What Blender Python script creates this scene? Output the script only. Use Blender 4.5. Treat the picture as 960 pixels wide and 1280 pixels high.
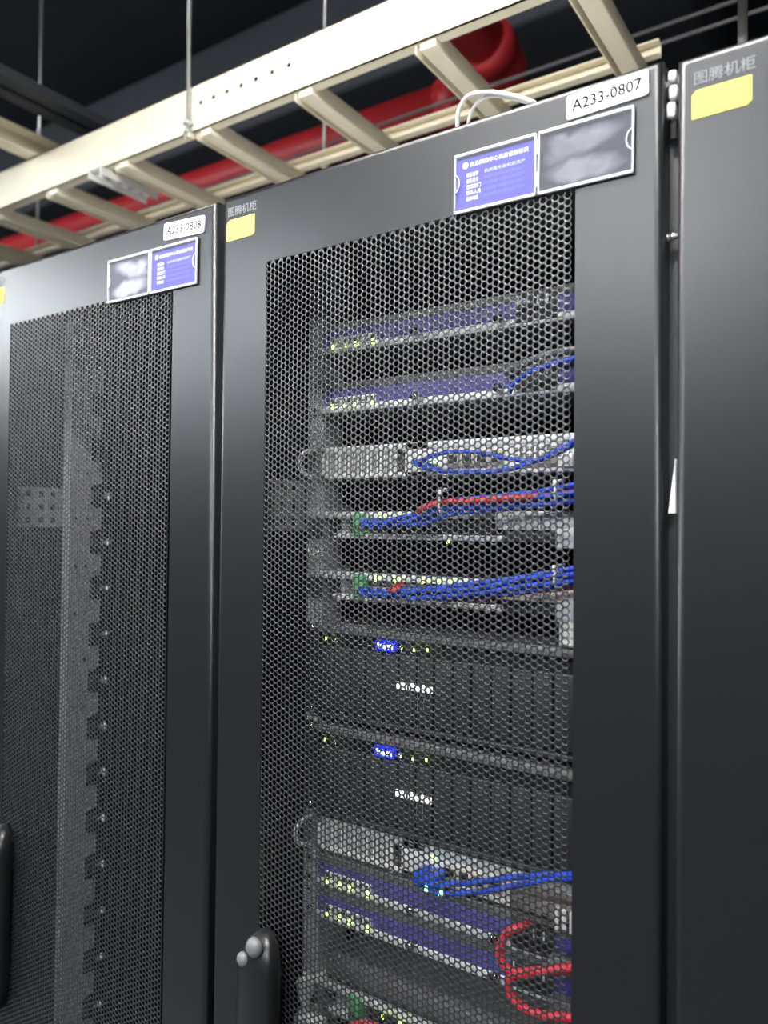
import bpy, bmesh, math, random
import numpy as np
from mathutils import Vector, Matrix

for o in list(bpy.data.objects):
    bpy.data.objects.remove(o)
S = bpy.context.scene
C = S.collection
random.seed(4)

# ------------------------------------------------------------------ camera
cam_d = bpy.data.cameras.new('camera')
cam = bpy.data.objects.new('camera', cam_d); C.objects.link(cam)
yaw, pitch, roll = 0.5894, 0.0181, 0.0098
f = Vector((-math.sin(yaw)*math.cos(pitch), math.cos(yaw)*math.cos(pitch), math.sin(pitch)))
r = Vector((math.cos(yaw), math.sin(yaw), 0)); u = r.cross(f)
c_, s_ = math.cos(roll), math.sin(roll)
rr = c_*r + s_*u; uu = -s_*r + c_*u
m = Matrix(((rr.x, uu.x, -f.x, .7731), (rr.y, uu.y, -f.y, -.7492), (rr.z, uu.z, -f.z, 1.5512), (0, 0, 0, 1)))
cam.matrix_world = m
cam_d.sensor_fit = 'VERTICAL'; cam_d.sensor_height = 36.0
cam_d.lens = 962.3/1280*36
cam_d.clip_start = .02
cam_d.dof.use_dof = True
cam_d.dof.focus_distance = .95
cam_d.dof.aperture_fstop = 3.2
S.camera = cam

# ------------------------------------------------------------------ world, exposure
w = bpy.data.worlds.new('world'); S.world = w; w.use_nodes = True
w.node_tree.nodes['Background'].inputs[0].default_value = (.55, .62, .75, 1)
w.node_tree.nodes['Background'].inputs[1].default_value = .02
S.view_settings.view_transform = 'Standard'; S.view_settings.look = 'None'
S.view_settings.gamma = 1; S.view_settings.use_curve_mapping = False
S.view_settings.exposure = 0.0
LAMP_NEAR, LAMP_FAR = 265.0, 82.0

# ------------------------------------------------------------------ materials
def mat(name, col, rough=.5, metal=0., spec=.5, emit=None, es=0, noise=0, nscale=40, bump=0, bscale=300, alpha=1, coat=0):
    m = bpy.data.materials.new(name); m.use_nodes = True
    nt = m.node_tree; b = nt.nodes['Principled BSDF']
    b.inputs['Base Color'].default_value = (*col, 1)
    b.inputs['Roughness'].default_value = rough
    b.inputs['Metallic'].default_value = metal
    b.inputs['Specular IOR Level'].default_value = spec
    b.inputs['Alpha'].default_value = alpha
    b.inputs['Coat Weight'].default_value = coat
    if emit:
        b.inputs['Emission Color'].default_value = (*emit, 1); b.inputs['Emission Strength'].default_value = es
    tc = nt.nodes.new('ShaderNodeTexCoord')
    if noise:
        n = nt.nodes.new('ShaderNodeTexNoise'); n.inputs['Scale'].default_value = nscale; n.inputs['Detail'].default_value = 4
        nt.links.new(tc.outputs['Object'], n.inputs['Vector'])
        mx = nt.nodes.new('ShaderNodeMix'); mx.data_type = 'RGBA'
        mx.inputs[6].default_value = (*[max(0, c*(1-noise)) for c in col], 1)
        mx.inputs[7].default_value = (*[min(1, c*(1+noise)) for c in col], 1)
        nt.links.new(n.outputs['Fac'], mx.inputs[0]); nt.links.new(mx.outputs[2], b.inputs['Base Color'])
    if bump:
        n = nt.nodes.new('ShaderNodeTexNoise'); n.inputs['Scale'].default_value = bscale
        nt.links.new(tc.outputs['Object'], n.inputs['Vector'])
        bp = nt.nodes.new('ShaderNodeBump'); bp.inputs['Strength'].default_value = bump; bp.inputs['Distance'].default_value = .001
        nt.links.new(n.outputs['Fac'], bp.inputs['Height']); nt.links.new(bp.outputs[0], b.inputs['Normal'])
    return m

M = {}
M['door'] = mat('black_powder_coat', (.0075, .0083, .0098), .33, 0, .5, noise=.12, nscale=9, bump=.12, bscale=900)
M['mesh'] = mat('black_perforated_steel', (.013, .0145, .016), .36, 0, .75)
M['body'] = mat('cabinet_black_steel', (.018, .019, .021), .5, noise=.2)
M['toppanel'] = mat('pale_top_for_bounce', (.70, .69, .66), .6, noise=.05)  # unseen top made pale to bounce lamp light onto the rung undersides
M['inner'] = mat('cabinet_inner_black', (.012, .012, .013), .65, noise=.2)
M['rail'] = mat('grey_rail_steel', (.44, .45, .46), .45, .1, noise=.15, nscale=60)
M['chrome'] = mat('chrome', (.85, .85, .85), .15, 1)
M['silver'] = mat('brushed_silver', (.78, .78, .77), .4, .2, noise=.06, nscale=80)
M['lightgrey'] = mat('light_grey_paint', (.78, .77, .74), .5, noise=.08, nscale=50)
M['dgrey'] = mat('dark_grey_plastic', (.032, .032, .035), .5, noise=.2)
M['midgrey'] = mat('mid_grey_metal', (.16, .16, .16), .5, .2, noise=.15)
M['black'] = mat('black_recess', (.006, .006, .007), .6, noise=.1)
M['purple'] = mat('violet_blue_paint', (.085, .075, .36), .4, noise=.12, nscale=30)
M['blue'] = mat('blue_cable_pvc', (.010, .075, .70), .45, noise=.1, nscale=90)
M['red'] = mat('red_cable_pvc', (.72, .035, .055), .45, noise=.1, nscale=90)
M['white'] = mat('white_plastic', (.80, .80, .78), .45, noise=.04)
M['ivory'] = mat('cream_ladder_paint', (.80, .74, .58), .45, noise=.04, nscale=14)
M['pipe'] = mat('red_fire_pipe_paint', (.46, .02, .026), .45, noise=.2, nscale=8)
M['green'] = mat('green_connector', (.10, .42, .16), .5, noise=.15, nscale=90)
M['cream'] = mat('cream_connector', (.62, .56, .46), .5, noise=.1)
M['brown'] = mat('brown_grey_plastic', (.17, .14, .12), .5, noise=.2, nscale=60)
M['yellow'] = mat('yellow_sticker_paper', (.80, .80, .14), .8, 0, .15, noise=.03)
M['paper'] = mat('white_sticker_paper', (.80, .81, .84), .8, 0, .2, noise=.02)
M['ink'] = mat('black_ink', (.01, .01, .012), .9, 0, .0, noise=.1)
M['greyink'] = mat('pale_grey_lettering', (.26, .27, .29), .8, 0, .1, noise=.05)
M['cardblue'] = mat('blue_violet_card', (.06, .055, .44), .8, 0, .15, noise=.06, nscale=20)
M['cardpale'] = mat('pale_blue_print', (.50, .52, .90), .8, 0, .15, noise=.05)
M['cardfaint'] = mat('faint_blue_print', (.13, .13, .58), .8, 0, .15, noise=.05)
M['clearrim'] = mat('clear_acrylic_rim', (.62, .63, .68), .4, 0, .3, noise=.04, nscale=60, alpha=.95)
M['clear'] = mat('clear_acrylic_sheet', (.8, .82, .88), .3, 0, .1, alpha=.04, noise=.02)
M['wire'] = mat('grey_cable_sheath', (.13, .125, .13), .5, noise=.1)
M['galv'] = mat('galvanised_steel', (.55, .56, .56), .35, .8, noise=.2, nscale=70)
M['ceil'] = mat('ceiling_black_paint', (.013, .0155, .022), .8, noise=.3, nscale=1.5)
M['duct'] = mat('dark_duct_insulation', (.026, .030, .037), .7, noise=.25, nscale=2.5, bump=.3, bscale=20)
M['wall'] = mat('wall_dark_grey_paint', (.025, .027, .03), .7, noise=.1, nscale=3)
M['floor'] = mat('floor_grey_vinyl', (.07, .072, .075), .35, noise=.1, nscale=4)
M['ledg'] = mat('yellow_green_light', (.4, .7, .1), .4, emit=(.62, 1., .12), es=7, noise=.01)
M['ledc'] = mat('cyan_green_light', (.2, .7, .5), .4, emit=(.25, 1., .55), es=5, noise=.01)
M['ledw'] = mat('dim_white_light', (.5, .55, .5), .4, emit=(.8, 1., .7), es=1.2, noise=.01)
M['icon'] = mat('white_icon_glint', (.8, .8, .8), .5, emit=(1, .98, .95), es=1.0, noise=.01)  # glint of the white latch marks put in as emission
M['lcd'] = mat('blue_backlit_screen', (.0, .0, .5), .3, emit=(.01, .02, 1.), es=2.6, noise=.01)
M['lcdt'] = mat('pale_screen_characters', (.6, .6, 1), .3, emit=(.55, .65, 1.), es=4, noise=.01)
M['lampn'] = mat('lamp_diffuser_near', (.9, .9, .9), .5, emit=(1., .985, .96), es=LAMP_NEAR)
M['lampf'] = mat('lamp_diffuser_far', (.9, .9, .9), .5, emit=(.90, .96, 1.), es=LAMP_FAR)
M['housing'] = mat('lamp_housing_white', (.6, .6, .6), .5, noise=.02)

# hazed card pocket: dark film with two cloudy pale patches (marks on the plastic itself)
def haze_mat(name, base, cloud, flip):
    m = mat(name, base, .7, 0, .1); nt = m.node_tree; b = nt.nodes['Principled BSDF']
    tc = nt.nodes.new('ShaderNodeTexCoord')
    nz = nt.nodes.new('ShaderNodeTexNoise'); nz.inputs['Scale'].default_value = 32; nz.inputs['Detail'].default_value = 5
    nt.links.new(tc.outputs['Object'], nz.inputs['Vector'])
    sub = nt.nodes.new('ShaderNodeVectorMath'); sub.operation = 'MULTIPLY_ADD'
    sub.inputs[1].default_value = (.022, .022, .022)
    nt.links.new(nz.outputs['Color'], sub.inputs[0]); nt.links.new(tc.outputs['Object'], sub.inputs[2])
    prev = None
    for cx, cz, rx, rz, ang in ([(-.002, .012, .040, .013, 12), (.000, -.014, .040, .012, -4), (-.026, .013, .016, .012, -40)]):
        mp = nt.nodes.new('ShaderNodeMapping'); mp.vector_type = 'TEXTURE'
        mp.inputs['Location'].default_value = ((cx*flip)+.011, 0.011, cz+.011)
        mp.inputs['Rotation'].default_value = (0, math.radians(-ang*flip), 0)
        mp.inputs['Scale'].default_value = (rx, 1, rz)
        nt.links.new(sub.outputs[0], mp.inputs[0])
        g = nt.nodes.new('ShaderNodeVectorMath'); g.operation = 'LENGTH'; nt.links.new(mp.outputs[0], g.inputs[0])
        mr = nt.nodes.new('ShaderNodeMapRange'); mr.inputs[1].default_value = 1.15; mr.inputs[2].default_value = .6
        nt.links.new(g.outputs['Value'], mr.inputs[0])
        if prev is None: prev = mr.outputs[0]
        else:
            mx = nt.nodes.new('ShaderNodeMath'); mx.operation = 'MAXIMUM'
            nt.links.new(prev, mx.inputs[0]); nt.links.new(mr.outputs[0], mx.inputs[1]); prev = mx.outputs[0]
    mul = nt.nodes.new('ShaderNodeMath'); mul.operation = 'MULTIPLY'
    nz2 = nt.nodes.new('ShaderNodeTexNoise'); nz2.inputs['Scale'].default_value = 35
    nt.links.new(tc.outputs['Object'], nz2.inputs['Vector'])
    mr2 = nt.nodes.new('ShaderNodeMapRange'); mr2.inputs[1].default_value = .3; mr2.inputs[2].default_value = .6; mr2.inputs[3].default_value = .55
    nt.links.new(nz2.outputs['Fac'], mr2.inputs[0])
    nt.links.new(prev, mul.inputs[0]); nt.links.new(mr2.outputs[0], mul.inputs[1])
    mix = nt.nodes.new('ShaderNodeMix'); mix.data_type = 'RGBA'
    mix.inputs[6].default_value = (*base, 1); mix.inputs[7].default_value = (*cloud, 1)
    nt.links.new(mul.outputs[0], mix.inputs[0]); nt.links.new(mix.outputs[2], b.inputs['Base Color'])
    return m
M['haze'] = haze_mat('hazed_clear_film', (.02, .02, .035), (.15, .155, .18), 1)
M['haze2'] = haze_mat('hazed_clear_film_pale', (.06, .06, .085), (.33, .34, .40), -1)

# ------------------------------------------------------------------ mesh builder (world coordinates)
def wloc(o):
    v = Vector((0, 0, 0))
    while o is not None:
        v += o.location; o = o.parent
    return v

class MB:
    def __init__(s): s.bm = bmesh.new(); s.mats = []
    def mi(s, m):
        if m not in s.mats: s.mats.append(m)
        return s.mats.index(m)
    def box(s, x0, x1, y0, y1, z0, z1, m, bev=0, seg=2):
        b = bmesh.new()
        bmesh.ops.create_cube(b, size=1)
        for v in b.verts:
            v.co = Vector(((x0+x1)/2+v.co.x*(x1-x0), (y0+y1)/2+v.co.y*(y1-y0), (z0+z1)/2+v.co.z*(z1-z0)))
        if bev: bmesh.ops.bevel(b, geom=b.edges[:], offset=min(bev, .49*min(x1-x0, y1-y0, z1-z0)), segments=seg, affect='EDGES', profile=.5)
        s.merge(b, m, smooth=bool(bev)); return s
    def merge(s, b, m, smooth=False, mtx=None):
        i = s.mi(m); mp = {}
        for v in b.verts: mp[v] = s.bm.verts.new(mtx @ v.co if mtx else v.co)
        for fc in b.faces:
            try: nf = s.bm.faces.new([mp[v] for v in fc.verts])
            except ValueError: continue
            nf.material_index = i; nf.smooth = smooth
        b.free()
    def cyl(s, p, q, rad, m, n=12, r2=None, smooth=True):
        p = Vector(p); q = Vector(q); d = q-p
        b = bmesh.new()
        bmesh.ops.create_cone(b, cap_ends=True, segments=n, radius1=rad, radius2=rad if r2 is None else r2, depth=d.length)
        mtx = Matrix.Translation((p+q)/2) @ d.to_track_quat('Z', 'Y').to_matrix().to_4x4()
        s.merge(b, m, smooth, mtx); return s
    def sph(s, p, rad, m, sc=(1, 1, 1)):
        b = bmesh.new(); bmesh.ops.create_uvsphere(b, u_segments=14, v_segments=8, radius=rad)
        s.merge(b, m, True, Matrix.Translation(p) @ Matrix.Diagonal((*sc, 1))); return s
    def prism(s, pts, axis, a0, a1, m):
        # polygon pts extruded along axis ('x','y','z'); pts are the other two coordinates in order
        def P(q, a): return {'x': (a, q[0], q[1]), 'y': (q[0], a, q[1]), 'z': (q[0], q[1], a)}[axis]
        i = s.mi(m)
        A = [s.bm.verts.new(P(q, a0)) for q in pts]; B = [s.bm.verts.new(P(q, a1)) for q in pts]
        fs = [s.bm.faces.new(A), s.bm.faces.new(B[::-1])]
        n = len(pts)
        for k in range(n): fs.append(s.bm.faces.new((A[k], B[k], B[(k+1) % n], A[(k+1) % n])))
        for fc in fs: fc.material_index = i
        return s
    def tube(s, pts, rad, m, n=8, sub=6, radf=None):
        P = [Vector(p) for p in pts]
        if len(P) > 2:
            Q = [P[0]*2-P[1]] + P + [P[-1]*2-P[-2]]; out = []
            for k in range(1, len(Q)-2):
                for t in [j/sub for j in range(sub)]:
                    a, b, c, d = Q[k-1], Q[k], Q[k+1], Q[k+2]
                    out.append(.5*((2*b)+(-a+c)*t+(2*a-5*b+4*c-d)*t*t+(-a+3*b-3*c+d)*t**3))
            out.append(P[-1]); P = out
        i = s.mi(m); rings = []; nrm = None
        for k, p in enumerate(P):
            t = (P[min(k+1, len(P)-1)]-P[max(k-1, 0)]).normalized()
            if nrm is None: nrm = t.orthogonal().normalized()
            nrm = (nrm-t*nrm.dot(t)).normalized(); bn = t.cross(nrm)
            ra = rad if radf is None else radf(k/(len(P)-1))
            rings.append([s.bm.verts.new(p+ra*(math.cos(a)*nrm+math.sin(a)*bn)) for a in [2*math.pi*j/n for j in range(n)]])
        fs = []
        for a, b in zip(rings, rings[1:]):
            for j in range(n): fs.append(s.bm.faces.new((a[j], a[(j+1) % n], b[(j+1) % n], b[j])))
        fs += [s.bm.faces.new(rings[0][::-1]), s.bm.faces.new(rings[-1])]
        for fc in fs: fc.material_index = i; fc.smooth = True
        return s
    def text(s, body, x, z, h, y, m, width=None, rot=0, bold=0, yscale=1):
        cu = bpy.data.curves.new('t', 'FONT'); cu.body = body; cu.size = 1; cu.offset = bold; cu.resolution_u = 2
        ob = bpy.data.objects.new('t', cu); C.objects.link(ob); bpy.context.view_layer.update()
        me = bpy.data.meshes.new_from_object(ob.evaluated_get(bpy.context.evaluated_depsgraph_get()))
        bpy.data.objects.remove(ob); bpy.data.curves.remove(cu)
        co = np.array([v.co[:] for v in me.vertices])
        if len(co):
            x0, x1 = co[:, 0].min(), co[:, 0].max(); z0, z1 = co[:, 1].min(), co[:, 1].max()
            sz = h/(z1-z0); sx = (width/(x1-x0)) if width else sz
            i = s.mi(m); cr, sr = math.cos(rot), math.sin(rot)
            vs = []
            for q in co:
                a = (q[0]-x0)*sx; b = (q[1]-z0)*sz
                vs.append(s.bm.verts.new((x+a*cr-b*sr, y, z+a*sr+b*cr)))
            for pl in me.polygons:
                try: fc = s.bm.faces.new([vs[k] for k in pl.vertices]); fc.material_index = i
                except ValueError: pass
        bpy.data.meshes.remove(me); return s
    def build(s, name, parent=None, loc=None, recalc=True):
        off = wloc(parent) if parent else Vector((0, 0, 0))
        if loc is not None: off = Vector(loc)
        if recalc: bmesh.ops.recalc_face_normals(s.bm, faces=s.bm.faces[:])
        for v in s.bm.verts: v.co -= off
        me = bpy.data.meshes.new(name); s.bm.to_mesh(me); s.bm.free()
        for k in s.mats: me.materials.append(M[k])
        o = bpy.data.objects.new(name, me); C.objects.link(o)
        if parent: o.parent = parent
        if loc is not None: o.location = off - (wloc(parent) if parent else Vector((0, 0, 0)))
        return o

def tag(o, label=None, cat=None, group=None, kind=None):
    for k, v in (('label', label), ('category', cat), ('group', group), ('kind', kind)):
        if v: o[k] = v
    return o
def thing(name, loc, label, cat, group=None):
    o = bpy.data.objects.new(name, None); C.objects.link(o); o.location = loc; o.empty_display_size = .05
    return tag(o, label, cat, group)
def copy_tree(o, parent=None):
    c = o.copy(); C.objects.link(c); c.parent = parent
    for ch in list(o.children): copy_tree(ch, c)
    return c

# ------------------------------------------------------------------ room shell
def shell(name, a, m): return tag(MB().box(*a, m).build(name), kind='structure')
shell('floor', (-7, 5, -5, 5, -.1, 0), 'floor')
shell('ceiling', (-7, 5, -5, 5, 3.9, 4.0), 'ceil')
shell('wall_back', (-7, 5, 4.9, 5, 0, 3.9), 'wall')
shell('wall_front', (-7, 5, -5, -4.9, 0, 3.9), 'wall')
shell('wall_left', (-7, -6.9, -4.9, 4.9, 0, 3.9), 'wall')
shell('wall_right', (4.9, 5, -4.9, 4.9, 0, 3.9), 'wall')

# ------------------------------------------------------------------ lamps of the aisle
def luminaire(cx, cy, z, L, Wd, dm, label, group, dp=0):
    t = thing('ceiling_lamp', (cx, cy, z), label, 'ceiling lamp', group)
    h = MB().box(cx-L/2-.02, cx+L/2+.02, cy-Wd/2-.02, cy+Wd/2+.02, z+.012, z+.07, 'housing', .006)
    h.build('housing', t)
    MB().box(cx-L/2, cx+L/2, cy-Wd/2, cy+Wd/2, z-dp, z+.014, dm).build('diffuser', t)
    for sx in (-1, 1): MB().cyl((cx+sx*L*.35, cy, z+.06), (cx+sx*L*.35, cy, 3.9), .005, 'galv').build('hanging_rod', t)
luminaire(-4.3, -1.95, 3.0, .8, .18, 'lampf', 'wide white lamp hanging between the two lamp rows at the left', None, .12)
NEAR = [(-3.4, -.75), (.12, -.75)]
for x, y in NEAR:
    luminaire(x, y, 2.92, 1.1 if x > 0 else .8, .08 if x > 0 else .05, 'lampn', 'white linear lamp hanging above the aisle right in front of the middle cabinet' if x > 0 else 'short white lamp above the aisle, to the left of the cabinets', 'lamps above the aisle')
for x, y, lb in [(-5.0, -3.1, 'farthest left'), (-2.6, -3.1, 'second from the left'), (-.35, -3.1, 'behind the photographer'), (1.9, -3.1, 'farthest right')]:
    luminaire(x, y, 3.12, 1.2, .25, 'lampf', 'wide white lamp above the next aisle, ' + lb, 'lamps above the next aisle', .12)

# ------------------------------------------------------------------ cabinets
PI_ = .0077                    # hole pitch
def perforated(name, x0, z1, ncol, nrow, y0, th, hole, parent):
    p = PI_; Rr = p/math.sqrt(3); dx = p*math.sqrt(3)/2
    ang = np.arange(6)*math.pi/3
    ho = np.stack([Rr*np.cos(ang), Rr*np.sin(ang)], 1); hi = np.stack([hole*np.cos(ang), hole*np.sin(ang)], 1)
    cc = []; solid = []
    for i in range(ncol):
        for j in range(nrow): cc.append((x0+i*dx, z1-p/2-j*p-(p/2 if i % 2 else 0)))
        if i % 2: solid.append((x0+i*dx, z1))
    cc = np.array(cc); n = len(cc)
    V = np.zeros((n, 24, 3))
    for k, (ring, yy) in enumerate([(ho, y0), (hi, y0), (hi, y0+th), (ho, y0+th)]):
        V[:, k*6:(k+1)*6, 0] = cc[:, None, 0]+ring[None, :, 0]; V[:, k*6:(k+1)*6, 1] = yy
        V[:, k*6:(k+1)*6, 2] = cc[:, None, 1]+ring[None, :, 1]
    Fq = []
    for k in range(3):
        for a in range(6):
            b = (a+1) % 6; Fq.append((k*6+a, k*6+b, (k+1)*6+b, (k+1)*6+a))
    Fq = np.array(Fq)
    F = (Fq[None]+(np.arange(n)*24)[:, None, None]).reshape(-1, 4)
    sv = []; sf = []
    base = n*24
    for sxz in solid:      # unpunched half cells closing the top edge
        k = base+len(sv)
        for a, b in ((-Rr, -p/2), (Rr, -p/2), (Rr, p/2), (-Rr, p/2)): sv.append((sxz[0]+a*.55, y0+.0001, sxz[1]+b*.98))
        sf.append((k, k+1, k+2, k+3))
    allv = np.concatenate([V.reshape(-1, 3), np.array(sv)]); allf = np.concatenate([F, np.array(sf)])
    allv = allv-np.array(wloc(parent)[:])
    me = bpy.data.meshes.new(name)
    me.vertices.add(len(allv)); me.vertices.foreach_set('co', allv.ravel())
    me.loops.add(allf.size); me.loops.foreach_set('vertex_index', allf.ravel().astype(np.int32))
    me.polygons.add(len(allf)); me.polygons.foreach_set('loop_start', np.arange(0, allf.size, 4, dtype=np.int32))
    me.update(calc_edges=True)
    me.materials.append(M['mesh'])
    o = bpy.data.objects.new(name, me); C.objects.link(o); o.parent = parent
    return o

def add_rail(cab, x, side):
    # L shaped mounting rail: face toward the door, deep web with toothed rear edge
    b = MB()
    xf0, xf1 = (x-.024, x) if side < 0 else (x, x+.024)
    b.box(xf0, xf1, .122, .1235, .12, 1.93, 'rail')
    P = .0889; z0 = 1.4695
    pts = [(.122, .12)]
    zs = []
    for k in range(-16, 6):
        zc = z0+k*P
        if zc+.021 < 1.93 and zc-.021 > .12: zs.append(zc)
    pts = [(.122, .12), (.165, .12)]
    for zc in zs: pts += [(.165, zc-.024), (.190, zc-.019), (.190, zc+.021), (.165, zc+.024)]
    pts += [(.165, 1.93), (.122, 1.93)]
    b.prism(pts, 'x', x, x+(.0015 if side < 0 else -.0015), 'rail')
    for zc in zs[-8:]:       # little punched holes in the web
        for dy in (.006, .030): b.box(x+.0012, x+.0019, .125+dy, .130+dy, zc-.003, zc+.003, 'black')
    return b.build('mounting_rail', cab)

def make_cabinet(label):
    cab = thing('server_cabinet', (0, 0, 0), label, 'server cabinet')
    B = MB().box(.001, .012, .036, 1.1, .03, 1.99, 'body').build('side_panel', cab)
    MB().box(.588, .599, .036, 1.1, .03, 1.99, 'body').build('side_panel', cab)
    MB().box(.001, .599, .036, 1.1, 1.985, 1.998, 'toppanel').build('top_panel', cab)
    MB().box(.012, .588, .05, 1.09, 0, .08, 'body').build('base', cab)
    MB().box(.012, .588, 1.085, 1.10, .08, 1.985, 'inner').build('rear_door', cab)
    fr = MB()
    fr.box(.001, .030, .031, .060, .03, 1.99, 'body', .002); fr.box(.566, .598, .031, .060, .03, 1.99, 'body', .002)
    fr.box(.03, .566, .031, .060, 1.945, 1.99, 'body', .002); fr.box(.03, .566, .031, .060, .05, .11, 'body', .002)
    fr.build('front_frame', cab)
    add_rail(cab, .083, -1); add_rail(cab, .517, 1)
    # side brace: pale strip with a grid of holes, running back to the rail
    br = MB(); ys = [.0455+.0245*k for k in range(6)]; zz = [1.556, 1.5805, 1.605]
    x = .032
    edges_y = [.036]+ys+[.166]
    # webs between the holes as a grid of bars
    hw = .0052
    br.box(x, x+.002, .036, .166, 1.543, zz[0]-hw, 'rail')
    br.box(x, x+.002, .036, .166, zz[0]+hw, zz[1]-hw, 'rail'); br.box(x, x+.002, .036, .166, zz[1]+hw, zz[2]-hw, 'rail')
    br.box(x, x+.002, .036, .166, zz[2]+hw, 1.617, 'rail')
    for zc in zz:
        prev = .036
        for yy in ys:
            if yy-hw > prev: br.box(x, x+.002, prev, yy-hw, zc-hw, zc+hw, 'rail')
            prev = yy+hw
        br.box(x, x+.002, prev, .166, zc-hw, zc+hw, 'rail')
    br.box(x, .060, .164, .166, 1.543, 1.617, 'rail')
    br.build('side_brace', cab)
    # door: folded sheet steel surround with rounded edges
    d = MB()
    X0, X1, Z0, Z1 = .0, .5865, .04, 2.0
    px0, px1, pz1, pz0 = .0825, .5015, 1.8975, .2455
    # rounded outer profile swept as four mitred bars
    def bar(prof, ends):
        pass
    r_ = .0075
    prof = [(0, .030), (0, r_)] + [(r_*(1-math.cos(a)), r_*(1-math.sin(a))) for a in [math.radians(t) for t in (15, 30, 45, 60, 75)]] + [(r_, 0)]
    i = d.mi('door')
    def ring(ins, y): return [d.bm.verts.new(p) for p in ((X0+ins, y, Z0+ins), (X1-ins, y, Z0+ins), (X1-ins, y, Z1-ins), (X0+ins, y, Z1-ins))]
    rings = [ring(a, b) for a, b in prof]
    inner = [d.bm.verts.new(p) for p in ((px0, 0, pz0), (px1, 0, pz0), (px1, 0, pz1), (px0, 0, pz1))]
    inner2 = [d.bm.verts.new(p) for p in ((px0, .0009, pz0), (px1, .0009, pz0), (px1, .0009, pz1), (px0, .0009, pz1))]
    rings += [inner, inner2]
    for a_, b_ in zip(rings, rings[1:]):
        for k in range(4):
            fc = d.bm.faces.new((a_[k], a_[(k+1) % 4], b_[(k+1) % 4], b_[k])); fc.material_index = i; fc.smooth = (b_ is not inner2 and b_ is not inner)
    # return flanges at the back of the door
    d.box(X0+.001, X0+.018, .0285, .030, Z0, Z1, 'door'); d.box(X1-.018, X1-.001, .0285, .030, Z0, Z1, 'door')
    d.box(px0-.012, px0-.010, .001, .022, pz0, pz1, 'door'); d.box(px1+.010, px1+.012, .001, .022, pz0, pz1, 'door')
    door = d.build('door', cab)
    perforated('perforated_sheet', px0+.0040, pz1+.0006, 62, 214, .0004, .0008, .00332, door)
    # swing handle
    h = MB()
    sec = []
    n = 16
    N = 22
    zt, zb = 1.036, .74
    def add_ring(z, cx, hw_, y1, y0):
        vs = []
        for k in range(n):
            a = 2*math.pi*k/n
            ca, sa = math.cos(a), math.sin(a)
            ex = math.copysign(abs(ca)**.7, ca)*hw_; ey = math.copysign(abs(sa)**.7, sa)
            vs.append(h.bm.verts.new((cx+ex, (y0+y1)/2+ey*(y1-y0)/2, z)))
        return vs
    prevr = None; j = h.mi('door')
    for q in range(N+1):
        t = (q/N)**2; z = zt-(zt-zb)*t
        s1 = min(1, t/.16); dome = math.sqrt(max(0, 1-(1-s1)**2))
        hw_ = max(.001, .031*dome*(1-.15*max(0, t-.5)))
        depth = max(.001, .034*(dome*.9+.1))
        R2 = add_ring(z, .102-.006*t, hw_, -.0, -depth-.001)
        if prevr:
            for k in range(n):
                fc = h.bm.faces.new((prevr[k], prevr[(k+1) % n], R2[(k+1) % n], R2[k])); fc.material_index = j; fc.smooth = True
        else: h.bm.faces.new(R2)
        prevr = R2
    h.bm.faces.new(prevr[::-1])
    h.sph((.104, -.030, 1.024), .0125, 'midgrey', (1, .7, 1)); h.sph((.086, -.031, 1.004), .0095, 'midgrey', (1, .7, 1))
    h.build('door_handle', door)
    return cab, door

cabB, doorB = make_cabinet('black server cabinet in the centre, its lit servers seen through the mesh door')
cabA = copy_tree(cabB); cabA.location.x = -.6; cabA['label'] = 'black server cabinet at the left, empty behind its mesh door'
cabC = copy_tree(cabB); cabC.location.x = .6; cabC['label'] = 'black server cabinet at the right edge of the photo, only its door edge showing'
cabD = copy_tree(cabA); cabD.location.x = -1.2; cabD['label'] = 'black server cabinet beyond the leftmost mesh door, almost out of the photo'
doorA = [o for o in cabA.children if o.name.startswith('door')][0]
doorC = [o for o in cabC.children if o.name.startswith('door')][0]
doorC.location.z = -.006

def yellow(door, X, dz, z0l, z1l, w=.051):
    b = MB(); x0 = X
    b.prism([(x0, z0l), (x0+w-.004, z0l+.0005), (x0+w, z0l+.004), (x0+w, z1l), (x0+.004, z1l), (x0, z1l-.004)], 'y', -.0007, 0, 'yellow')
    o = b.build('yellow_sticker', door); o['label'] = 'blank yellow sticker in the top left corner'
    t = MB().text('图腾机柜', x0+.002, z1l+.005, .0125, -.0006, 'greyink', width=.052, bold=.006)
    o = t.build('lettering', door); o['label'] = 'pale grey lettering above the yellow sticker'
yellow(doorB, .0095, 0, 1.9375, 1.966)
yellow(doorC, .6135, 0, 1.9325, 1.959)
yellow(doorA, -.590, 0, 1.9375, 1.966)

def asset(door, x0, zl, w, slope, txt):
    # rounded white sticker, slightly tilted
    b = MB(); rot = math.atan(slope); h = .0245; rr_ = .003
    pts = []
    for cx, cz, a0 in ((w-rr_, rr_, -90), (w-rr_, h-rr_, 0), (rr_, h-rr_, 90), (rr_, rr_, 180)):
        for a in (0, 30, 60, 90): pts.append((cx+rr_*math.cos(math.radians(a0+a)), cz+rr_*math.sin(math.radians(a0+a))))
    cr, sr = math.cos(rot), math.sin(rot)
    b.prism([(x0+p[0]*cr-p[1]*sr, zl+p[0]*sr+p[1]*cr) for p in pts], 'y', -.0022, -.0016, 'paper')
    b.prism([(x0+p[0]*cr-p[1]*sr, zl+p[0]*sr+p[1]*cr) for p in pts], 'y', -.0016, 0, 'paper')
    tx = x0+.006*cr-.0075*sr; tz = zl+.006*sr+.0075*cr
    b.text(txt, tx, tz-.0005, .0118, -.0024, 'ink', width=w-.012, rot=rot, bold=.012)
    o = b.build('number_label', door); o['label'] = 'white sticker with black cabinet number'
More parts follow.
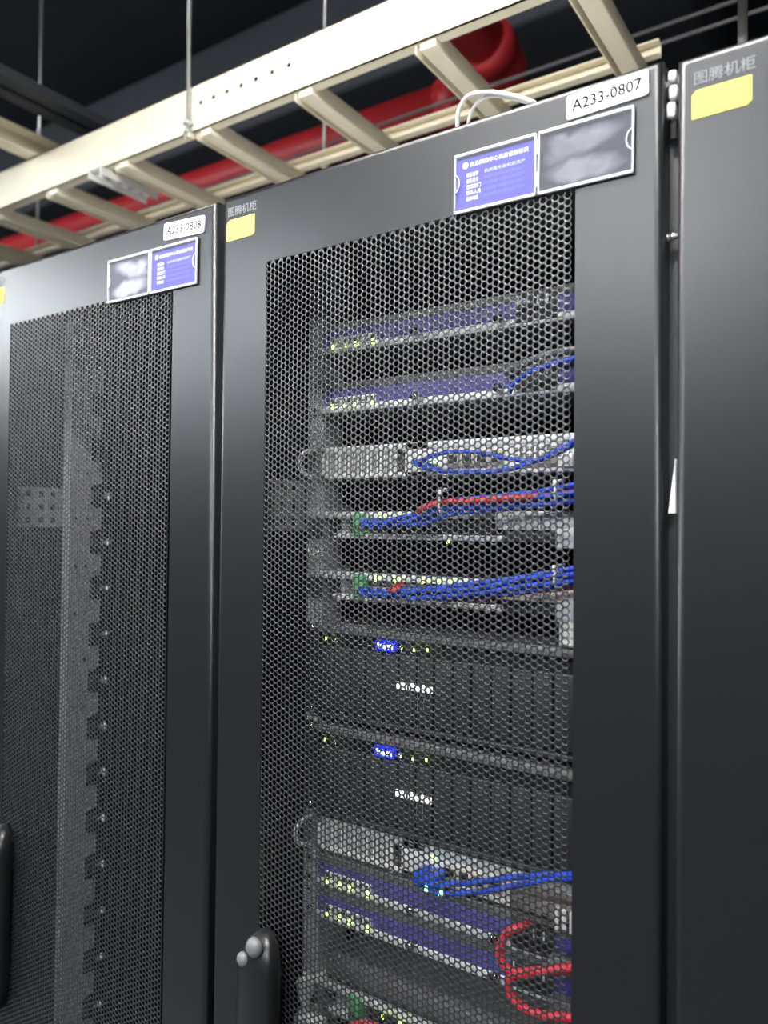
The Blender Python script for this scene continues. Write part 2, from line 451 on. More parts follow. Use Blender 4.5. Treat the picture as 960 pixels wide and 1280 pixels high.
asset(doorB, .4925, 1.966, .082, .03, 'A233-0807')
asset(doorA, -.1185, 1.9645, .084, -.06, 'A233-0808')

# screws in the gaps of the left cabinet's rail
railA = [o for o in cabA.children if o.name.startswith('mounting_rail')][0]
for k in range(-9, 3):
    z = 1.425+k*.0889
    b = MB().box(-.5168, -.508, .1655, .187, z-.009, z+.009, 'dgrey', .001)
    b.cyl((-.512, .183, z), (-.512, .197, z), .0034, 'rail'); b.sph((-.509, .200, z), .0058, 'paper', (1, .8, 1.2))  # white ball stands in for the glint on the screw end
    o = b.build('cage_nut', railA); o['label'] = 'dark clip with screw end painted white for its glint'

# hinge bits in the gap right of the middle door
b = MB()
for zz, hh, dx_ in ((1.988, .012, 0), (1.972, .014, .001), (1.955, .016, -.001)):
    b.box(.588+dx_, .5965+dx_, .012, .024, zz-hh/2, zz+hh/2, 'white', .003)
b.cyl((.592, .022, 1.93), (.592, .022, 1.995), .0030, 'brown'); b.cyl((.590, .018, 1.945), (.594, .014, 1.951), .0022, 'chrome')
o = b.build('hinge', cabB); o['label'] = 'pale plastic hinge block in the gap beside the door'
b = MB().cyl((.5875, .020, 1.833), (.597, .020, 1.835), .0036, 'chrome'); b.cyl((.587, .020, 1.833), (.5885, .020, 1.833), .0048, 'chrome')
o = b.build('hinge_screw', cabB); o['label'] = 'bright screw in the gap beside the door'
b = MB().prism([(.5985, 1.617), (.5925, 1.566), (.5985, 1.566)], 'y', .004, .0048, 'paper').box(.5980, .5988, .004, .028, 1.566, 1.617, 'paper')
tag(b.build('paper_tag'), 'thin white paper tag stuck in the dark gap between middle and right cabinet doors', 'paper tag')

# ------------------------------------------------------------------ card holders on the doors
def holder(x0, x1, z0, z1, tilt, blue_first, label, hz):
    xc = (x0+x1)/2
    t = thing('card_holder', (xc, 0, z0), label, 'card holder')
    xm = xc-.001; e = .0022; yb = -.0010; yf = -.0045
    r1 = MB()
    for a, c in ((x0, xm-.0008), (xm+.0008, x1)):
        left = a == x0
        r1.box(a, c, yf, yb, z0, z0+e*1.6, 'clearrim', .0008); r1.box(a, c, yf, yb, z1-e*1.7, z1, 'clearrim', .0008)
        r1.box(a, a+e, yf, yb, z0, z1, 'clearrim', .0008); r1.box(c-e, c, yf, yb, z0, z1, 'clearrim', .0008)
        # thumb notch: half round rim on the outer side
        cz = (z0+z1)/2; xx = a+e*.5 if left else c-e*.5; sgn = 1 if left else -1
        r1.tube([(xx+sgn*.0060*math.sin(math.radians(g)), yf, cz+.010*math.cos(math.radians(g))) for g in (0, 25, 50, 75, 90, 105, 130, 155, 180)], .0009, 'clearrim', 6, 2)
    r1.box(xm-.0012, xm+.0012, yf-.0008, yb, z0+.008, z0+.024, 'clearrim', .0006); r1.box(xm-.0012, xm+.0012, yf-.0008, yb, z1-.024, z1-.008, 'clearrim', .0006)
    fr_ = r1.build('frame', t); fr_['label'] = 'clear plastic rim'
    bl = (x0, xm) if blue_first else (xm, x1); bk = (xm, x1) if blue_first else (x0, xm)
    k = MB().box(bl[0]+.0015, bl[1]-.0015, -.0016, -.0008, z0+.002, z1-.006, 'cardblue').build('card', t); k['label'] = 'violet blue printed card'
    L = MB(); y = -.0018; w_ = bl[1]-bl[0]
    lg = bmesh.new(); bmesh.ops.create_circle(lg, cap_ends=True, segments=20, radius=.0036)
    L.merge(lg, 'paper', False, Matrix.Translation((bl[0]+.013, y, z1-.0135)) @ Matrix.Rotation(math.pi/2, 4, 'X'))
    L.text('信息网络中心机房设备标识', bl[0]+.0185, z1-.0165, .0055, y, 'paper', width=w_-.029, bold=.01)
    names = ['设备名称', '设备型号', '管理部门', '联系人员', '联系电话']
    for q, nm in enumerate(names):
        zz = z1-.0275-q*.0066
        L.text(nm, bl[0]+.0145, zz, .0050, y, 'paper', width=.0145+(.003 if q in (2, 3) else 0), bold=.014)
        L.text('机房服务器机柜资产', bl[0]+.036, zz+.0006, .0040, y, 'cardpale' if q == 0 else 'cardfaint', width=w_-.050, bold=.004)
    L.build('lettering', k)
    h_ = MB().box(bk[0]+.0015, bk[1]-.0015, -.0014, -.0008, z0+.002, z1-.002, hz).build('backing_film', t, loc=((bk[0]+bk[1])/2, 0, (z0+z1)/2))
    h_['label'] = 'hazed plastic with cloudy grey patches'
    MB().box(x0+e, x1-e, -.0040, -.0035, z0+e, z1-e, 'clear').build('cover', t)
    t.rotation_euler.y = tilt
    return t
holder(.3635, .5610, 1.8955, 1.9620, math.radians(.4), True, 'clear plastic card holder with blue card left, on the middle cabinet door', 'haze')
holder(-.2445, -.0465, 1.8895, 1.9560, math.radians(.5), False, 'clear plastic card holder with blue card right, on the left cabinet door', 'haze2')

# ------------------------------------------------------------------ rack equipment (front faces at Y=.12)
YF = .12
def unit(name, z0, label, cat, group=None): return thing(name, (.3, YF, z0), label, cat, group)
def chassis(t, z0, z1, m='midgrey', depth=.55, ear='rail', name='chassis'):
    b = MB().box(.085, .515, YF+.002, YF+depth, z0, z1, m)
    b.build(name, t)
    for a, c in ((.059, .0835), (.5165, .541)):
        e = MB().box(a, c, YF-.0015, YF+.0015, z0+.001, z1-.001, ear)
        xm = (a+c)/2
        for zz in (z0+.008, z1-.008): e.cyl((xm, YF-.005, zz), (xm, YF-.001, zz), .0042, 'chrome')
        e.build('mounting_ear', t)
def led(t, x, z, m='ledg', w=.0022, h=.0045, y=YF-.006):
    MB().box(x-w/2, x+w/2, y, y+.002, z-h/2, z+h/2, m).build('indicator_light', t)
def knob(t, x, z, rad=.0055):
    b = MB().cyl((x, YF-.016, z), (x, YF-.002, z), rad, 'chrome', 14); b.cyl((x, YF-.0165, z), (x, YF-.0155, z), rad*.5, 'dgrey', 10)
    b.build('thumb_screw', t)

def violet_switch(z0, label, leds, group=None, strips='silver'):
    t = unit('network_switch', z0, label, 'network switch', group)
    z1 = z0+.043
    chassis(t, z0, z1)
    b = MB().box(.088, .512, YF-.004, YF+.003, z0+.010, z1-.011, 'purple', .001); p = b.build('front_panel', t); p['label'] = 'violet blue front panel'
    tr = MB().box(.086, .514, YF-.006, YF+.003, z0, z0+.0105, strips, .0012).box(.086, .514, YF-.004, YF+.003, z1-.011, z1, 'midgrey', .001)
    p = tr.build('trim', t); p['label'] = 'silver trim along top and bottom'
    b = MB().box(.100, .180, YF-.0052, YF, z0+.012, z0+.022, 'silver', .0006)
    for k in range(8): b.box(.104+k*.0095, .109+k*.0095, YF-.0056, YF-.004, z0+.0135, z0+.0195, 'dgrey')
    b.build('status_panel', t)
    for x, s in zip((.107, .127, .146, .176), leds): led(t, x, z0+.009, 'ledg', .0022*s, .0055*s, YF-.008)
    knob(t, .247, z0+.011); knob(t, .366, z0+.011)
    c = MB().box(.385, .440, YF-.007, YF, z0+.004, z1-.004, 'dgrey', .001)
    for k in range(4): c.box(.389+k*.0125, .398+k*.0125, YF-.0078, YF-.006, z0+.010, z0+.021, 'black')
    for k in range(4): c.box(.389+k*.0125, .391+k*.0125, YF-.0085, YF-.006, z0+.024, z0+.034, 'silver')
    c.build('port_block', t)
    return t
violet_switch(1.795, 'violet switch with four green lights, topmost unit and mostly in shade', (1, .6, 1, 1.2))
violet_switch(1.710, 'violet switch with bright silver lower edge, second unit from the top', (.9, .6, 1, 1.1))
violet_switch(1.0445, 'violet switch directly under the grey vented server', (.9, 1, 1.2, 1.3))
violet_switch(.9985, 'violet switch above the lowest patch unit', (.6, 1, 1.1, 1.2))

def grey_server(z0, z1, label):
    t = unit('rack_server', z0, label, 'rack server')
    b = MB().box(.085, .515, YF+.002, YF+.6, z0, z1, 'midgrey').build('chassis', t)
    b = MB()
    b.box(.086, .514, YF-.004, YF+.003, z1-.010, z1, 'silver', .001); b.box(.086, .514, YF-.004, YF+.003, z0, z0+.007, 'lightgrey', .001)
    b.box(.086, .092, YF-.004, YF+.003, z0, z1, 'lightgrey', .001)
    b.box(.212, .214, YF-.004, YF+.003, z0, z1, 'lightgrey'); b.box(.227, .262, YF-.004, YF+.003, z0, z1, 'lightgrey', .001)
    b.box(.262, .514, YF-.003, YF+.003, z0+.006, z1-.006, 'lightgrey')
    b.box(.092, .262, YF+.0005, YF+.002, z0, z1, 'dgrey')
    b.build('bezel', t)
    g = MB()
    for k in range(22): x = .0945+k*.0054; g.box(x, x+.0027, YF-.003, YF+.002, z0+.007, z1-.010, 'lightgrey')
    g.build('grille', t)
    k_ = MB().box(.2145, .2265, YF-.002, YF+.002, z0+.006, z1-.004, 'dgrey'); k_.cyl((.2205, YF-.004, z1-.012), (.2205, YF, z1-.012), .0038, 'black').cyl((.2205, YF-.004, z0+.014), (.2205, YF, z0+.014), .003, 'brown')
    k_.build('button_panel', t)
    p = MB()
    for q in range(4):
        x = .291+q*.0205; p.box(x, x+.0185, YF-.006, YF-.002, z0+.012, z0+.030, 'cream', .001); p.box(x+.003, x+.0155, YF-.0066, YF-.005, z0+.015, z0+.026, 'black')
    p.build('port_block', t)
    v = MB()
    for q in range(18):
        for w_ in range(2): v.box(.385+q*.0068, .3892+q*.0068, YF-.0036, YF-.0028, z1-.019-w_*.008, z1-.014-w_*.008, 'midgrey')
    v.box(.400, .440, YF-.005, YF-.0025, z0+.006, z0+.018, 'brown', .001)
    for q in range(3): v.box(.445+q*.020, .460+q*.020, YF-.008, YF-.0025, z0+.005, z0+.022, 'silver', .0015)
    v.build('vent_panel', t)
    for a, s in ((.074, -1), (.526, 1)):
        e = MB().box(a-.014, a+.011, YF-.001, YF+.002, z0, z1, 'midgrey')
        zc = (z0+z1)/2; hz = (z1-z0)/2-.004
        e.tube([(a, YF, zc+hz), (a-s*-.0-.004, YF-.016, zc+hz*.95), (a-.008, YF-.026, zc+hz*.5), (a-.008, YF-.028, zc), (a-.008, YF-.026, zc-hz*.5), (a-.004, YF-.016, zc-hz*.95), (a, YF, zc-hz)], .0035, 'silver', 8, 4)
        e.build('handle_ear', t)
    led(t, .268, z0+.017, 'ledc'); led(t, .279, z0+.018, 'ledw', .004, .005)
    return t
grey_server(1.6165, 1.6620, 'light grey server with vented left half, under the upper violet switches')
g2 = grey_server(1.0935, 1.1390, 'light grey server with vented left half, above the lower violet switches')
led(g2, .276, 1.1265, 'ledg'); led(g2, .291, 1.1075, 'ledc', .004, .006, .072); led(g2, .311, 1.1070, 'ledc', .005, .007, .072)
b = MB().box(.395, .475, .085, .118, 1.100, 1.128, 'brown', .003)
b.box(.398, .470, .082, .086, 1.109, 1.112, 'black'); 
for k in range(5): b.box(.452+k*.009, .457+k*.009, .080, .086, 1.103, 1.126, 'silver')
tag(b.build('adapter_block'), 'brown grey adapter block hanging on the right front of the lower light grey server', 'adapter')

def patch_unit(z0, z1, label, leds, ledz, tall=True):
    t = unit('patch_unit', z0, label, 'network unit')
    h = z1-z0
    MB().box(.085, .515, YF+.02, YF+.4, z0, z1, 'dgrey').build('chassis', t)
    b = MB(); b.box(.062, .540, YF-.004, YF+.02, z1-.009, z1, 'silver', .001); b.box(.110, .372, YF-.006, YF+.02, z0, z0+.0075, 'silver', .001)
    b.box(.062, .085, YF-.001, YF+.001, z0, z1, 'dgrey'); b.box(.1225, .1240, YF-.004, YF+.02, z0, z1, 'silver'); b.box(.1445, .1460, YF-.004, YF+.02, z0, z1, 'silver')
    b.build('frame', t)
    g = MB().box(.1465, .1660, YF-.010, YF+.018, z0+.005, z1-.002, 'green', .0012)
    for k in range(3): g.box(.1485+k*.006, .1525+k*.006, YF-.0106, YF-.009, z0+.010, z0+.016, 'dgrey')
    p = g.build('connector_block', t); p['label'] = 'green connector block'
    b = MB()
    for k in range(10):
        x = .172+k*.0185; b.box(x, x+.0165, YF-.002, YF+.018, z0+.009, z1-.011, 'dgrey', .001); b.box(x+.003, x+.0135, YF-.003, YF, z0+.012, z1-.016, 'black')
    b.build('port_row', t)
    b = MB().box(.362, .540, YF-.010, YF+.02, z0+.4*h, z1, 'lightgrey', .0015).box(.440, .540, YF-.012, YF+.02, z0-.006, z0+.5*h, 'silver', .0015)
    for k in range(4): b.box(.383+k*.019, .3845+k*.019, YF-.0105, YF-.009, z0+.42*h, z1-.004, 'midgrey')
    b.box(.372, .440, YF-.004, YF+.02, z0, z0+.38*h, 'dgrey', .001)
    p = b.build('blank_panel', t); p['label'] = 'pale blank panel on the right'
    for x in leds: led(t, x, ledz, 'ledg', .002, .0065, YF-.012)
    return t
patch_unit(1.533, 1.5705, 'silver patch unit with red and blue cables, upper of two with green connector', (.193, .225), 1.566)
pu = patch_unit(1.4475, 1.486, 'silver patch unit with blue cables, lower of two just above the dark servers', (.186, .218, .260, .284, .303), 1.480)
pl = patch_unit(.872, .912, 'silver patch unit with green block at the bottom, under the lower violet switches', (.205, .232), .903)
b = MB(); led(pl, .158, .900)
t = [o for o in bpy.data.objects if o.get('label', '').startswith('silver patch unit with red')][0]
led(t, .294, 1.5315, 'ledg', .004, .004)
b = MB().box(.1, .514, YF, YF+.4, .917, .944, 'midgrey', .002)
b.box(.1, .514, YF-.002, YF, .917, .921, 'dgrey')
tag(b.build('rack_shelf'), 'dark grey blank shelf above the lowest silver patch unit', 'shelf')

def dark_server(z0, z1, label, zl, zw):
    t = unit('rack_server', z0, label, 'rack server')
    chassis(t, z0, z1, 'midgrey', .65, 'dgrey')
    b = MB(); b.box(.086, .514, YF-.014, YF+.003, z1-.012, z1, 'midgrey', .003); b.box(.086, .514, YF-.012, YF+.003, z0, z0+.007, 'dgrey', .002)  # upper bar given a lighter grey for its lit top edge
    b.box(.086, .514, YF-.002, YF+.002, z0+.005, z1-.008, 'black')
    b.build('bezel', t)
    g = MB()
    for k in range(16):
        x = .090+k*.0268; g.box(x, x+.0245, YF-.008, YF-.001, z0+.010, zl-.010, 'dgrey', .002)
    g.build('drive_bays', t)
    lc = MB().box(.188, .218, YF-.012, YF-.004, zl-.0065, zl+.0065, 'lcd')
    for k in range(5):
        x = .1905+k*.0055; lc.box(x, x+.0034, YF-.0125, YF-.0118, zl-.0035, zl+.0035-.0015*(k % 2), 'lcdt')
    p = lc.build('screen', t); p['label'] = 'blue backlit display'
    led(t, .104, zl+.0, 'ledg', .0022, .006, YF-.012); led(t, .121, zl, 'ledw', .0015, .005, YF-.012)
    for x in (.2285, .2485, .268): led(t, x, zl, 'ledg', .002, .0055, YF-.012)
    for k in range(3):
        x = .222+k*.0195; q = MB()
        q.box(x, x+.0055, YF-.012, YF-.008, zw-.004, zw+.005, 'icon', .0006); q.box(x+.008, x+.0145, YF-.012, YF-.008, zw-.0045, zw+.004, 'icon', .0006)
        q.box(x+.001, x+.0025, YF-.0095, YF-.007, zw-.030, zw-.006, 'midgrey'); q.box(x+.011, x+.0125, YF-.0095, YF-.007, zw-.030, zw-.006, 'midgrey')
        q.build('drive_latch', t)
    return t
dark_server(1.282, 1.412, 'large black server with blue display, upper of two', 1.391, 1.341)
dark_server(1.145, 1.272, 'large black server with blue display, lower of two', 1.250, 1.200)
b = MB().box(.446, .505, .105, .17, 1.413, 1.446, 'rail', .002)
for k in range(3): b.box(.449, .502, .1035, .1055, 1.4165+k*.010, 1.4225+k*.010, 'lightgrey')
tag(b.build('grey_terminal_box'), 'small ribbed grey box on top of the upper large black server', 'box')

# pale brackets low on the left rail
b = MB().prism([(.062, .905), (.072, .880), (.074, .860), (.078, .860), (.080, .885), (.080, .912), (.072, .916)], 'y', .100, .112, 'white')
b.box(.066, .080, .112, .122, .885, .905, 'white')
tag(b.build('plastic_clip'), 'small pointed white plastic clip on the left rail near the bottom', 'clip')
b = MB().box(.062, .106, .098, .118, .822, .862, 'white', .002)
for k in range(5): b.box(.066+k*.008, .068+k*.008, .0972, .0985, .826, .858, 'midgrey')
tag(b.build('white_connector'), 'ribbed white connector below the pointed clip at the bottom left of the rack', 'connector')
b = MB().tube([(.072, .105, 1.522), (.080, .098, 1.512), (.090, .096, 1.510), (.104, .100, 1.517)], .0022, 'white', 6)
tag(b.build('zip_tie'), 'short white cable tie at the left rail between the two upper patch units', 'cable tie')

# ------------------------------------------------------------------ cables
def cable(pts, rad, m, label, group=None, plug=None, name='network_cable'):
    o = MB().tube(pts, rad, m, 8, 6).build(name); tag(o, label, 'cable', group)
    if plug:
        x, z = plug; c = MB().box(x-.0055, x+.0055, YF-.020, YF-.002, z-.004, z+.004, 'clearrim', .001).box(x-.006, x+.006, YF-.032, YF-.018, z-.0045, z+.0045, m, .0015)
        c.build('plug', o)
    return o
def bundle(xs, zp, zmid, path, label, group, red=None):
    n = len(xs)
    for k, x in enumerate(xs):
        a = 2*math.pi*k/n; oy, oz = (.0085*math.cos(a), .0085*math.sin(a)) if n > 1 else (0, 0)
        pts = [(x, YF-.026, zp), (x+.004, YF-.040, zp-.003)]
        for (px, py, pz) in path:
            if px > x+.018: pts.append((px, py+oy+.002*math.sin(px*60+k), pz+oz+.0015*math.cos(px*45+2*k)))
        cable(pts, .0031, 'blue', label, group, (x, zp))
P4 = [(.200, .085, 1.551), (.237, .084, 1.553), (.285, .083, 1.564), (.314, .083, 1.574), (.352, .084, 1.577), (.404, .086, 1.583), (.457, .088, 1.588), (.500, .090, 1.596), (.530, .115, 1.60)]
bundle([.180, .199, .217, .236, .254, .273], 1.556, 1.556, P4, 'blue network cable in the bundle across the upper patch unit', 'blue cables across the upper patch unit')
cable([(.273, YF-.026, 1.560), (.280, .070, 1.572), (.314, .069, 1.581), (.352, .070, 1.582), (.404, .072, 1.585), (.440, .084, 1.588), (.500, .092, 1.600), (.53, .115, 1.61)], .0042, 'red', 'pinkish red cable lying on the blue bundle of the upper patch unit')
P5 = [(.203, .085, 1.460), (.237, .084, 1.461), (.274, .083, 1.465), (.353, .083, 1.475), (.414, .085, 1.487), (.470, .088, 1.496), (.505, .092, 1.503), (.532, .115, 1.507)]
bundle([.180, .199, .217, .236, .254, .273, .292], 1.464, 1.464, P5, 'blue network cable in the bundle across the lower patch unit', 'blue cables across the lower patch unit')
for k in range(2):
    cable([(.285, .090, 1.462+.003*k), (.33, .098, 1.462+.002*k), (.38, .098, 1.470+.003*k), (.43, .100, 1.478+.003*k), (.470, .100, 1.484+.003*k), (.505, .104, 1.49), (.532, .12, 1.495)], .0028, 'red', 'dark red cable running under the blue bundle of the lower patch unit', 'red cables under the lower blue bundle')
b = MB().box(.227, .243, .076, .100, 1.466, 1.4725, 'red', .002).prism([(.230, 1.472), (.245, 1.472), (.240, 1.4800)], 'y', .078, .094, 'red')
tag(b.build('red_plug'), 'red plug standing in the left part of the lower blue bundle', 'plug')
def tie(p, h, y, label):
    b = MB().tube([(p[0], y-.014, p[1]-h*.8), (p[0]-.001, y-.018, p[1]), (p[0]+.001, y-.014, p[1]+h), (p[0]+.001, y+.006, p[1]+h*1.15)], .0017, 'white', 6)
    b.box(p[0]-.003, p[0]+.003, y-.020, y-.014, p[1]+h*.55, p[1]+h*1.15, 'white', .001)
    tag(b.build('zip_tie'), label, 'cable tie')
tie((.314, 1.579), .0155, .075, 'white cable tie around the middle of the upper cable bundle')
tie((.459, 1.589), .013, .078, 'white cable tie at the right end of the upper cable bundle')
tie((.459, 1.495), .013, .078, 'white cable tie at the right end of the lower cable bundle')
# two blue cables looping over the grey server
cable([(.262, YF-.026, 1.632), (.275, .085, 1.636), (.307, .083, 1.6425), (.351, .083, 1.641), (.385, .084, 1.633), (.420, .084, 1.628), (.443, .086, 1.633), (.469, .09, 1.645), (.505, .095, 1.660), (.53, .115, 1.665)], .0029, 'blue', 'blue cable arching over the ports of the upper light grey server', None, (.262, 1.632))
cable([(.275, YF-.026, 1.627), (.285, .085, 1.623), (.307, .083, 1.6195), (.351, .083, 1.617), (.393, .084, 1.6195), (.420, .082, 1.626), (.443, .084, 1.634), (.469, .088, 1.648), (.505, .093, 1.664), (.53, .115, 1.67)], .0029, 'blue', 'blue cable sagging under the ports of the upper light grey server', None, (.275, 1.627))
# second violet switch
cable([(.384, .100, 1.712), (.395, .090, 1.720), (.414, .086, 1.7305), (.440, .086, 1.737), (.469, .088, 1.742), (.505, .092, 1.745), (.53, .115, 1.746)], .0032, 'blue', 'blue cable rising right from the second violet switch')
cable([(.375, .112, 1.740), (.395, .098, 1.742), (.415, .092, 1.7465), (.440, .090, 1.751), (.469, .090, 1.7525), (.505, .094, 1.752), (.53, .115, 1.752)], .0046, 'midgrey', 'grey cable arching above the blue one at the second violet switch')
# small silver plug for the pale flecks on the top unit
b = MB().sph((.402, .100, 1.819), .006, 'silver', (1.6, 1, .7)).cyl((.402, .104, 1.819), (.402, .119, 1.819), .004, 'silver'); tag(b.build('bright_plug'), 'small shiny metal plug at the right of the topmost violet switch', 'plug')
# lower grey server blue cables
cable([(.270, YF-.026, 1.106), (.290, .082, 1.109), (.317, .080, 1.117), (.355, .078, 1.130), (.401, .078, 1.1475), (.440, .080, 1.160), (.476, .082, 1.169), (.505, .088, 1.178), (.53, .115, 1.18)], .0036, 'blue', 'upper blue cable in front of the lower light grey server', None, (.270, 1.108))
cable([(.285, YF-.026, 1.102), (.300, .082, 1.101), (.335, .080, 1.111), (.375, .078, 1.126), (.415, .077, 1.144), (.450, .080, 1.158), (.480, .082, 1.166), (.505, .088, 1.174), (.53, .115, 1.175)], .0036, 'blue', 'lower blue cable in front of the lower light grey server', None, (.288, 1.102))
b = MB().box(.262, .2755, .086, .116, 1.098, 1.116, 'blue', .002).box(.2775, .297, .086, .116, 1.098, 1.116, 'blue', .002)
tag(b.build('blue_plug'), 'pair of bright blue plugs in the lower light grey server', 'plug')
# red loops
cable([(.420, .118, 1.092), (.410, .090, 1.090), (.396, .080, 1.082), (.389, .078, 1.067), (.388, .078, 1.054), (.395, .078, 1.044), (.408, .078, 1.042), (.430, .078, 1.050), (.452, .080, 1.058), (.476, .084, 1.066), (.505, .09, 1.07)], .0052, 'red', 'red cable looping from the upper of the two lower violet switches', None)
cable([(.430, .080, 1.046), (.412, .076, 1.042), (.402, .076, 1.034), (.400, .076, 1.022), (.406, .076, 1.012), (.420, .076, 1.006), (.440, .078, 1.005), (.460, .080, 1.009), (.476, .084, 1.010), (.505, .09, 1.01)], .0052, 'red', 'red cable looping down past the lower of the two lower violet switches', None)
for zz, w_ in ((1.055, 'upper'), (1.008, 'lower')):
    b = MB()
    for k in range(4): b.box(.468+k*.0085, .4745+k*.0085, .094, .112, zz-.012, zz+.013, 'silver', .0015)
    b.box(.440, .466, .096, .112, zz-.010, zz+.008, 'midgrey', .002)
    tag(b.build('transceiver_block'), 'silver connector block at the right end of the %s of the two lower violet switches' % w_, 'connector')
# bottom patch unit cables
cable([(.150, .094, .868), (.165, .086, .884), (.186, .084, .899), (.200, .09, .900), (.225, .094, .892), (.30, .094, .880)], .0055, 'red', 'red cable crossing the green block of the lowest patch unit')
cable([(.205, .094, .895), (.215, .084, .900), (.235, .082, .896), (.30, .084, .888), (.40, .086, .89), (.5, .09, .90), (.53, .115, .90)], .0036, 'blue', 'blue cable at the lowest patch unit beside the red one')

# ------------------------------------------------------------------ overhead ladder tray
t = thing('cable_ladder', (-.5, .62, 2.44), 'cream overhead cable ladder running along above the cabinets', 'cable ladder')
XL, XR = -4.5, 2.2
b = MB()
b.box(XL, XR, .457, .460, 2.450, 2.557, 'ivory'); b.box(XL, XR, .457, .482, 2.554, 2.557, 'ivory'); b.box(XL, XR, .457, .482, 2.450, 2.453, 'ivory')
for x in (-.571, -.530, -.465, -.425, -.376, -.325, -.283): pass
for x in (-.546, -.505, -.463, -.420, -.376, -.330, -.283): b.cyl((x, .4566, 2.511), (x, .4572, 2.511), .0052, 'ink', 10)
p = b.build('near_side_rail', t)
b = MB()
xs = [.045-.293*k for k in range(-7, 16)]
segs = []
b.box(XL, .388, .785, .788, 2.4735, 2.502, 'ivory'); b.box(XL, .388, .768, .785, 2.4735, 2.476, 'ivory'); b.box(XL, .388, .768, .785, 2.499, 2.502, 'ivory')
b.build('far_side_rail', t)
for x in xs:
    if x < XL+.05: continue
    b = MB()
    y0, y1 = .462, .80
    b.box(x-.012, x+.022, y0, y1, 2.436, 2.4725, 'ivory', .002)
    b.box(x-.022, x-.0195, y0, y1, 2.432, 2.470, 'ivory'); b.box(x-.020, x-.012, y0, y1, 2.462, 2.470, 'ivory')
    b.build('rung', t)
def rod(x, y, z0, z1, label, rad=.004, dx=0):
    b = MB().cyl((x, y, z0), (x+dx, y, z1), rad, 'galv'); b.cyl((x, y, z0+.010), (x, y, z0+.018), rad*2.2, 'galv', 6); b.cyl((x, y, z0+.030), (x, y, z0+.036), rad*2.6, 'galv', 6)
    b.box(x-.008, x+.008, y-.002, y+.012, z0+.0, z0+.012, 'ivory')
    tag(b.build('threaded_rod'), label, 'threaded rod')
rod(-.578, .448, 2.435, 3.9, 'threaded steel rod hanging in front of the near rail of the cable ladder', .0045)
rod(-1.72, .79, 2.47, 3.9, 'threaded steel rod at the far rail of the ladder, at the left', .0045)
rod(-.452, .79, 2.47, 3.9, 'threaded steel rod at the far rail of the ladder, above the middle cabinet', .0045)
b = MB().cyl((.548, .70, 2.0), (.548, .70, 3.9), .0045, 'rail').cyl((.548, .70, 2.2), (.548, .70, 2.5), .008, 'rail')
tag(b.build('threaded_rod'), 'thick sleeved steel rod above the right cabinet', 'threaded rod')
# crossing beam on top of the ladder, towards the aisle
b = MB().box(-1.235, -1.232, -2.6, .52, 2.560, 2.615, 'ivory').box(-1.235, -1.185, -2.6, .52, 2.558, 2.561, 'ivory').box(-1.235, -1.185, -2.6, .52, 2.612, 2.615, 'ivory')
tag(b.build('cross_beam'), 'cream beam crossing over the ladder towards the aisle at the left', 'beam')
b = MB().box(-1.12, -1.08, -2.6, .60, 2.63, 2.655, 'duct').box(-1.06, -1.02, -2.6, .60, 2.63, 2.655, 'duct')
tag(b.build('grey_strut'), 'dull grey double strut beside the crossing cream beam', 'strut')
# slotted channel under the ladder
b = MB()
b.box(-.935, -.931, .44, .62, 2.425, 2.445, 'silver'); b.box(-.889, -.885, .44, .62, 2.425, 2.445, 'silver')
for k in range(6): b.box(-.935, -.885, .44+k*.034, .452+k*.034, 2.443, 2.446, 'silver')
tag(b.build('slotted_channel'), 'short pale slotted channel hanging under the ladder at the left', 'channel')

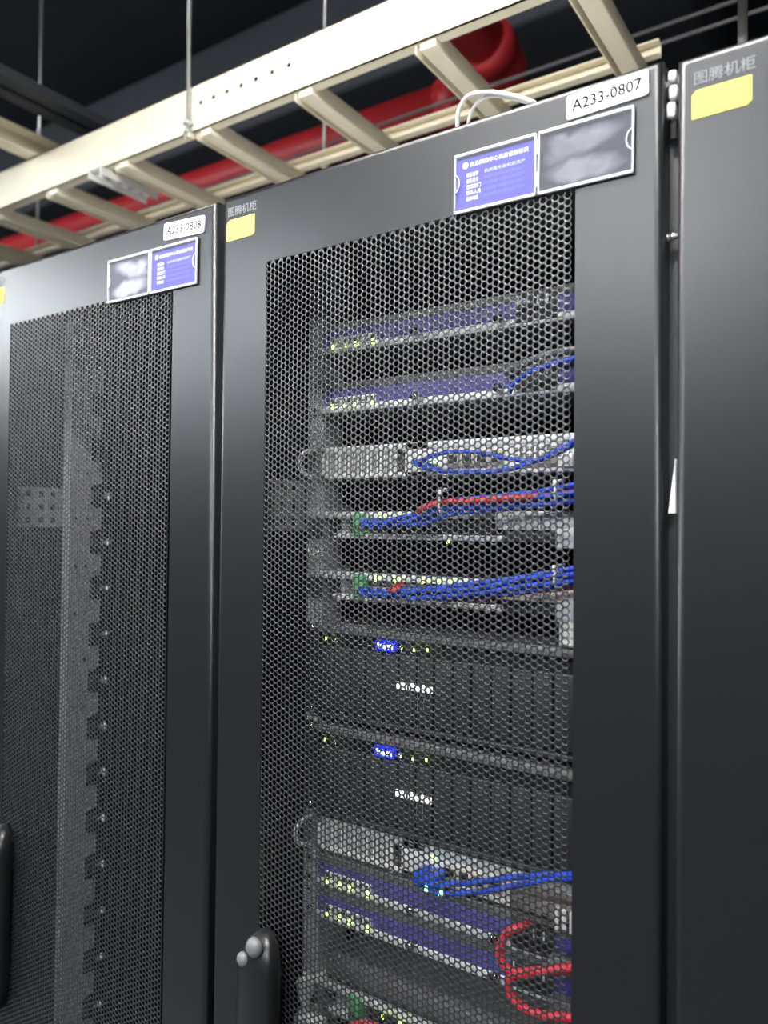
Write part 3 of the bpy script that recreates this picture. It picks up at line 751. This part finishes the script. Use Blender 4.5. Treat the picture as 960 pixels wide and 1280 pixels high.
# ------------------------------------------------------------------ fire pipe, cables and duct under the ceiling
b = MB()
pz, py, pr = 2.925, 1.42, .067
pts = [(-6.8, py, pz), (-.40, py, pz), (-.30, py-.005, pz), (-.235, py-.03, pz), (-.205, py-.09, pz), (-.20, py-.18, pz), (-.20, -3.0, pz)]
b.tube([pts[0], (-3, py, pz), (-.45, py, pz)], pr, 'pipe', 20, 2)
b.tube(pts[1:6], pr, 'pipe', 20, 4); b.tube([pts[5], (-.20, 0, pz), pts[6]], pr, 'pipe', 20, 2)
b.cyl((-.46, py, pz), (-.38, py, pz), pr*1.18, 'pipe', 20); b.cyl((-.20, py-.24, pz), (-.20, py-.16, pz), pr*1.18, 'pipe', 20)
tag(b.build('fire_pipe'), 'red painted fire pipe running under the ceiling with an elbow above the middle cabinet', 'pipe')
for k, (dz, dy, lb) in enumerate(((0, 0, 'upper of the two thin grey cables strung behind the ladder'), (-.032, .02, 'lower of the two thin grey cables strung behind the ladder'))):
    b = MB().tube([(-4.5, 1.25+dy, 2.78+dz), (-2.5, 1.25+dy, 2.80+dz), (-1.2, 1.25+dy, 2.81+dz), (-.55, 1.25+dy, 2.825+dz-.01*k), (.1, 1.25+dy, 2.83+dz), (2.5, 1.25+dy, 2.85+dz)], .0048, 'wire', 8)
    tag(b.build('grey_cable'), lb, 'cable')
b = MB().box(-6.8, .2, 1.7, 2.6, 3.30, 3.75, 'duct', .02)
tag(b.build('air_duct'), 'dark insulated air duct under the black ceiling', 'air duct')
b = MB().box(-6.8, -1.0, 3.2, 3.6, 3.2, 3.6, 'duct', .02)
tag(b.build('air_duct'), 'dark ceiling duct farther back at the left', 'air duct')
# white loop on top of the middle cabinet
b = MB()
b.tube([(.345, .045, 1.998), (.347, .034, 2.022), (.353, .030, 2.037), (.366, .028, 2.045), (.393, .030, 2.041), (.422, .034, 2.029), (.442, .042, 2.018), (.45, .05, 2.004)], .0026, 'white', 8)
b.tube([(.350, .060, 1.998), (.352, .050, 2.018), (.360, .042, 2.032), (.375, .036, 2.040), (.396, .034, 2.038), (.425, .040, 2.026), (.445, .05, 2.014), (.45, .06, 2.004)], .0020, 'white', 8)
tag(b.build('white_cable'), 'white cord looping over the top edge of the middle cabinet', 'cord')
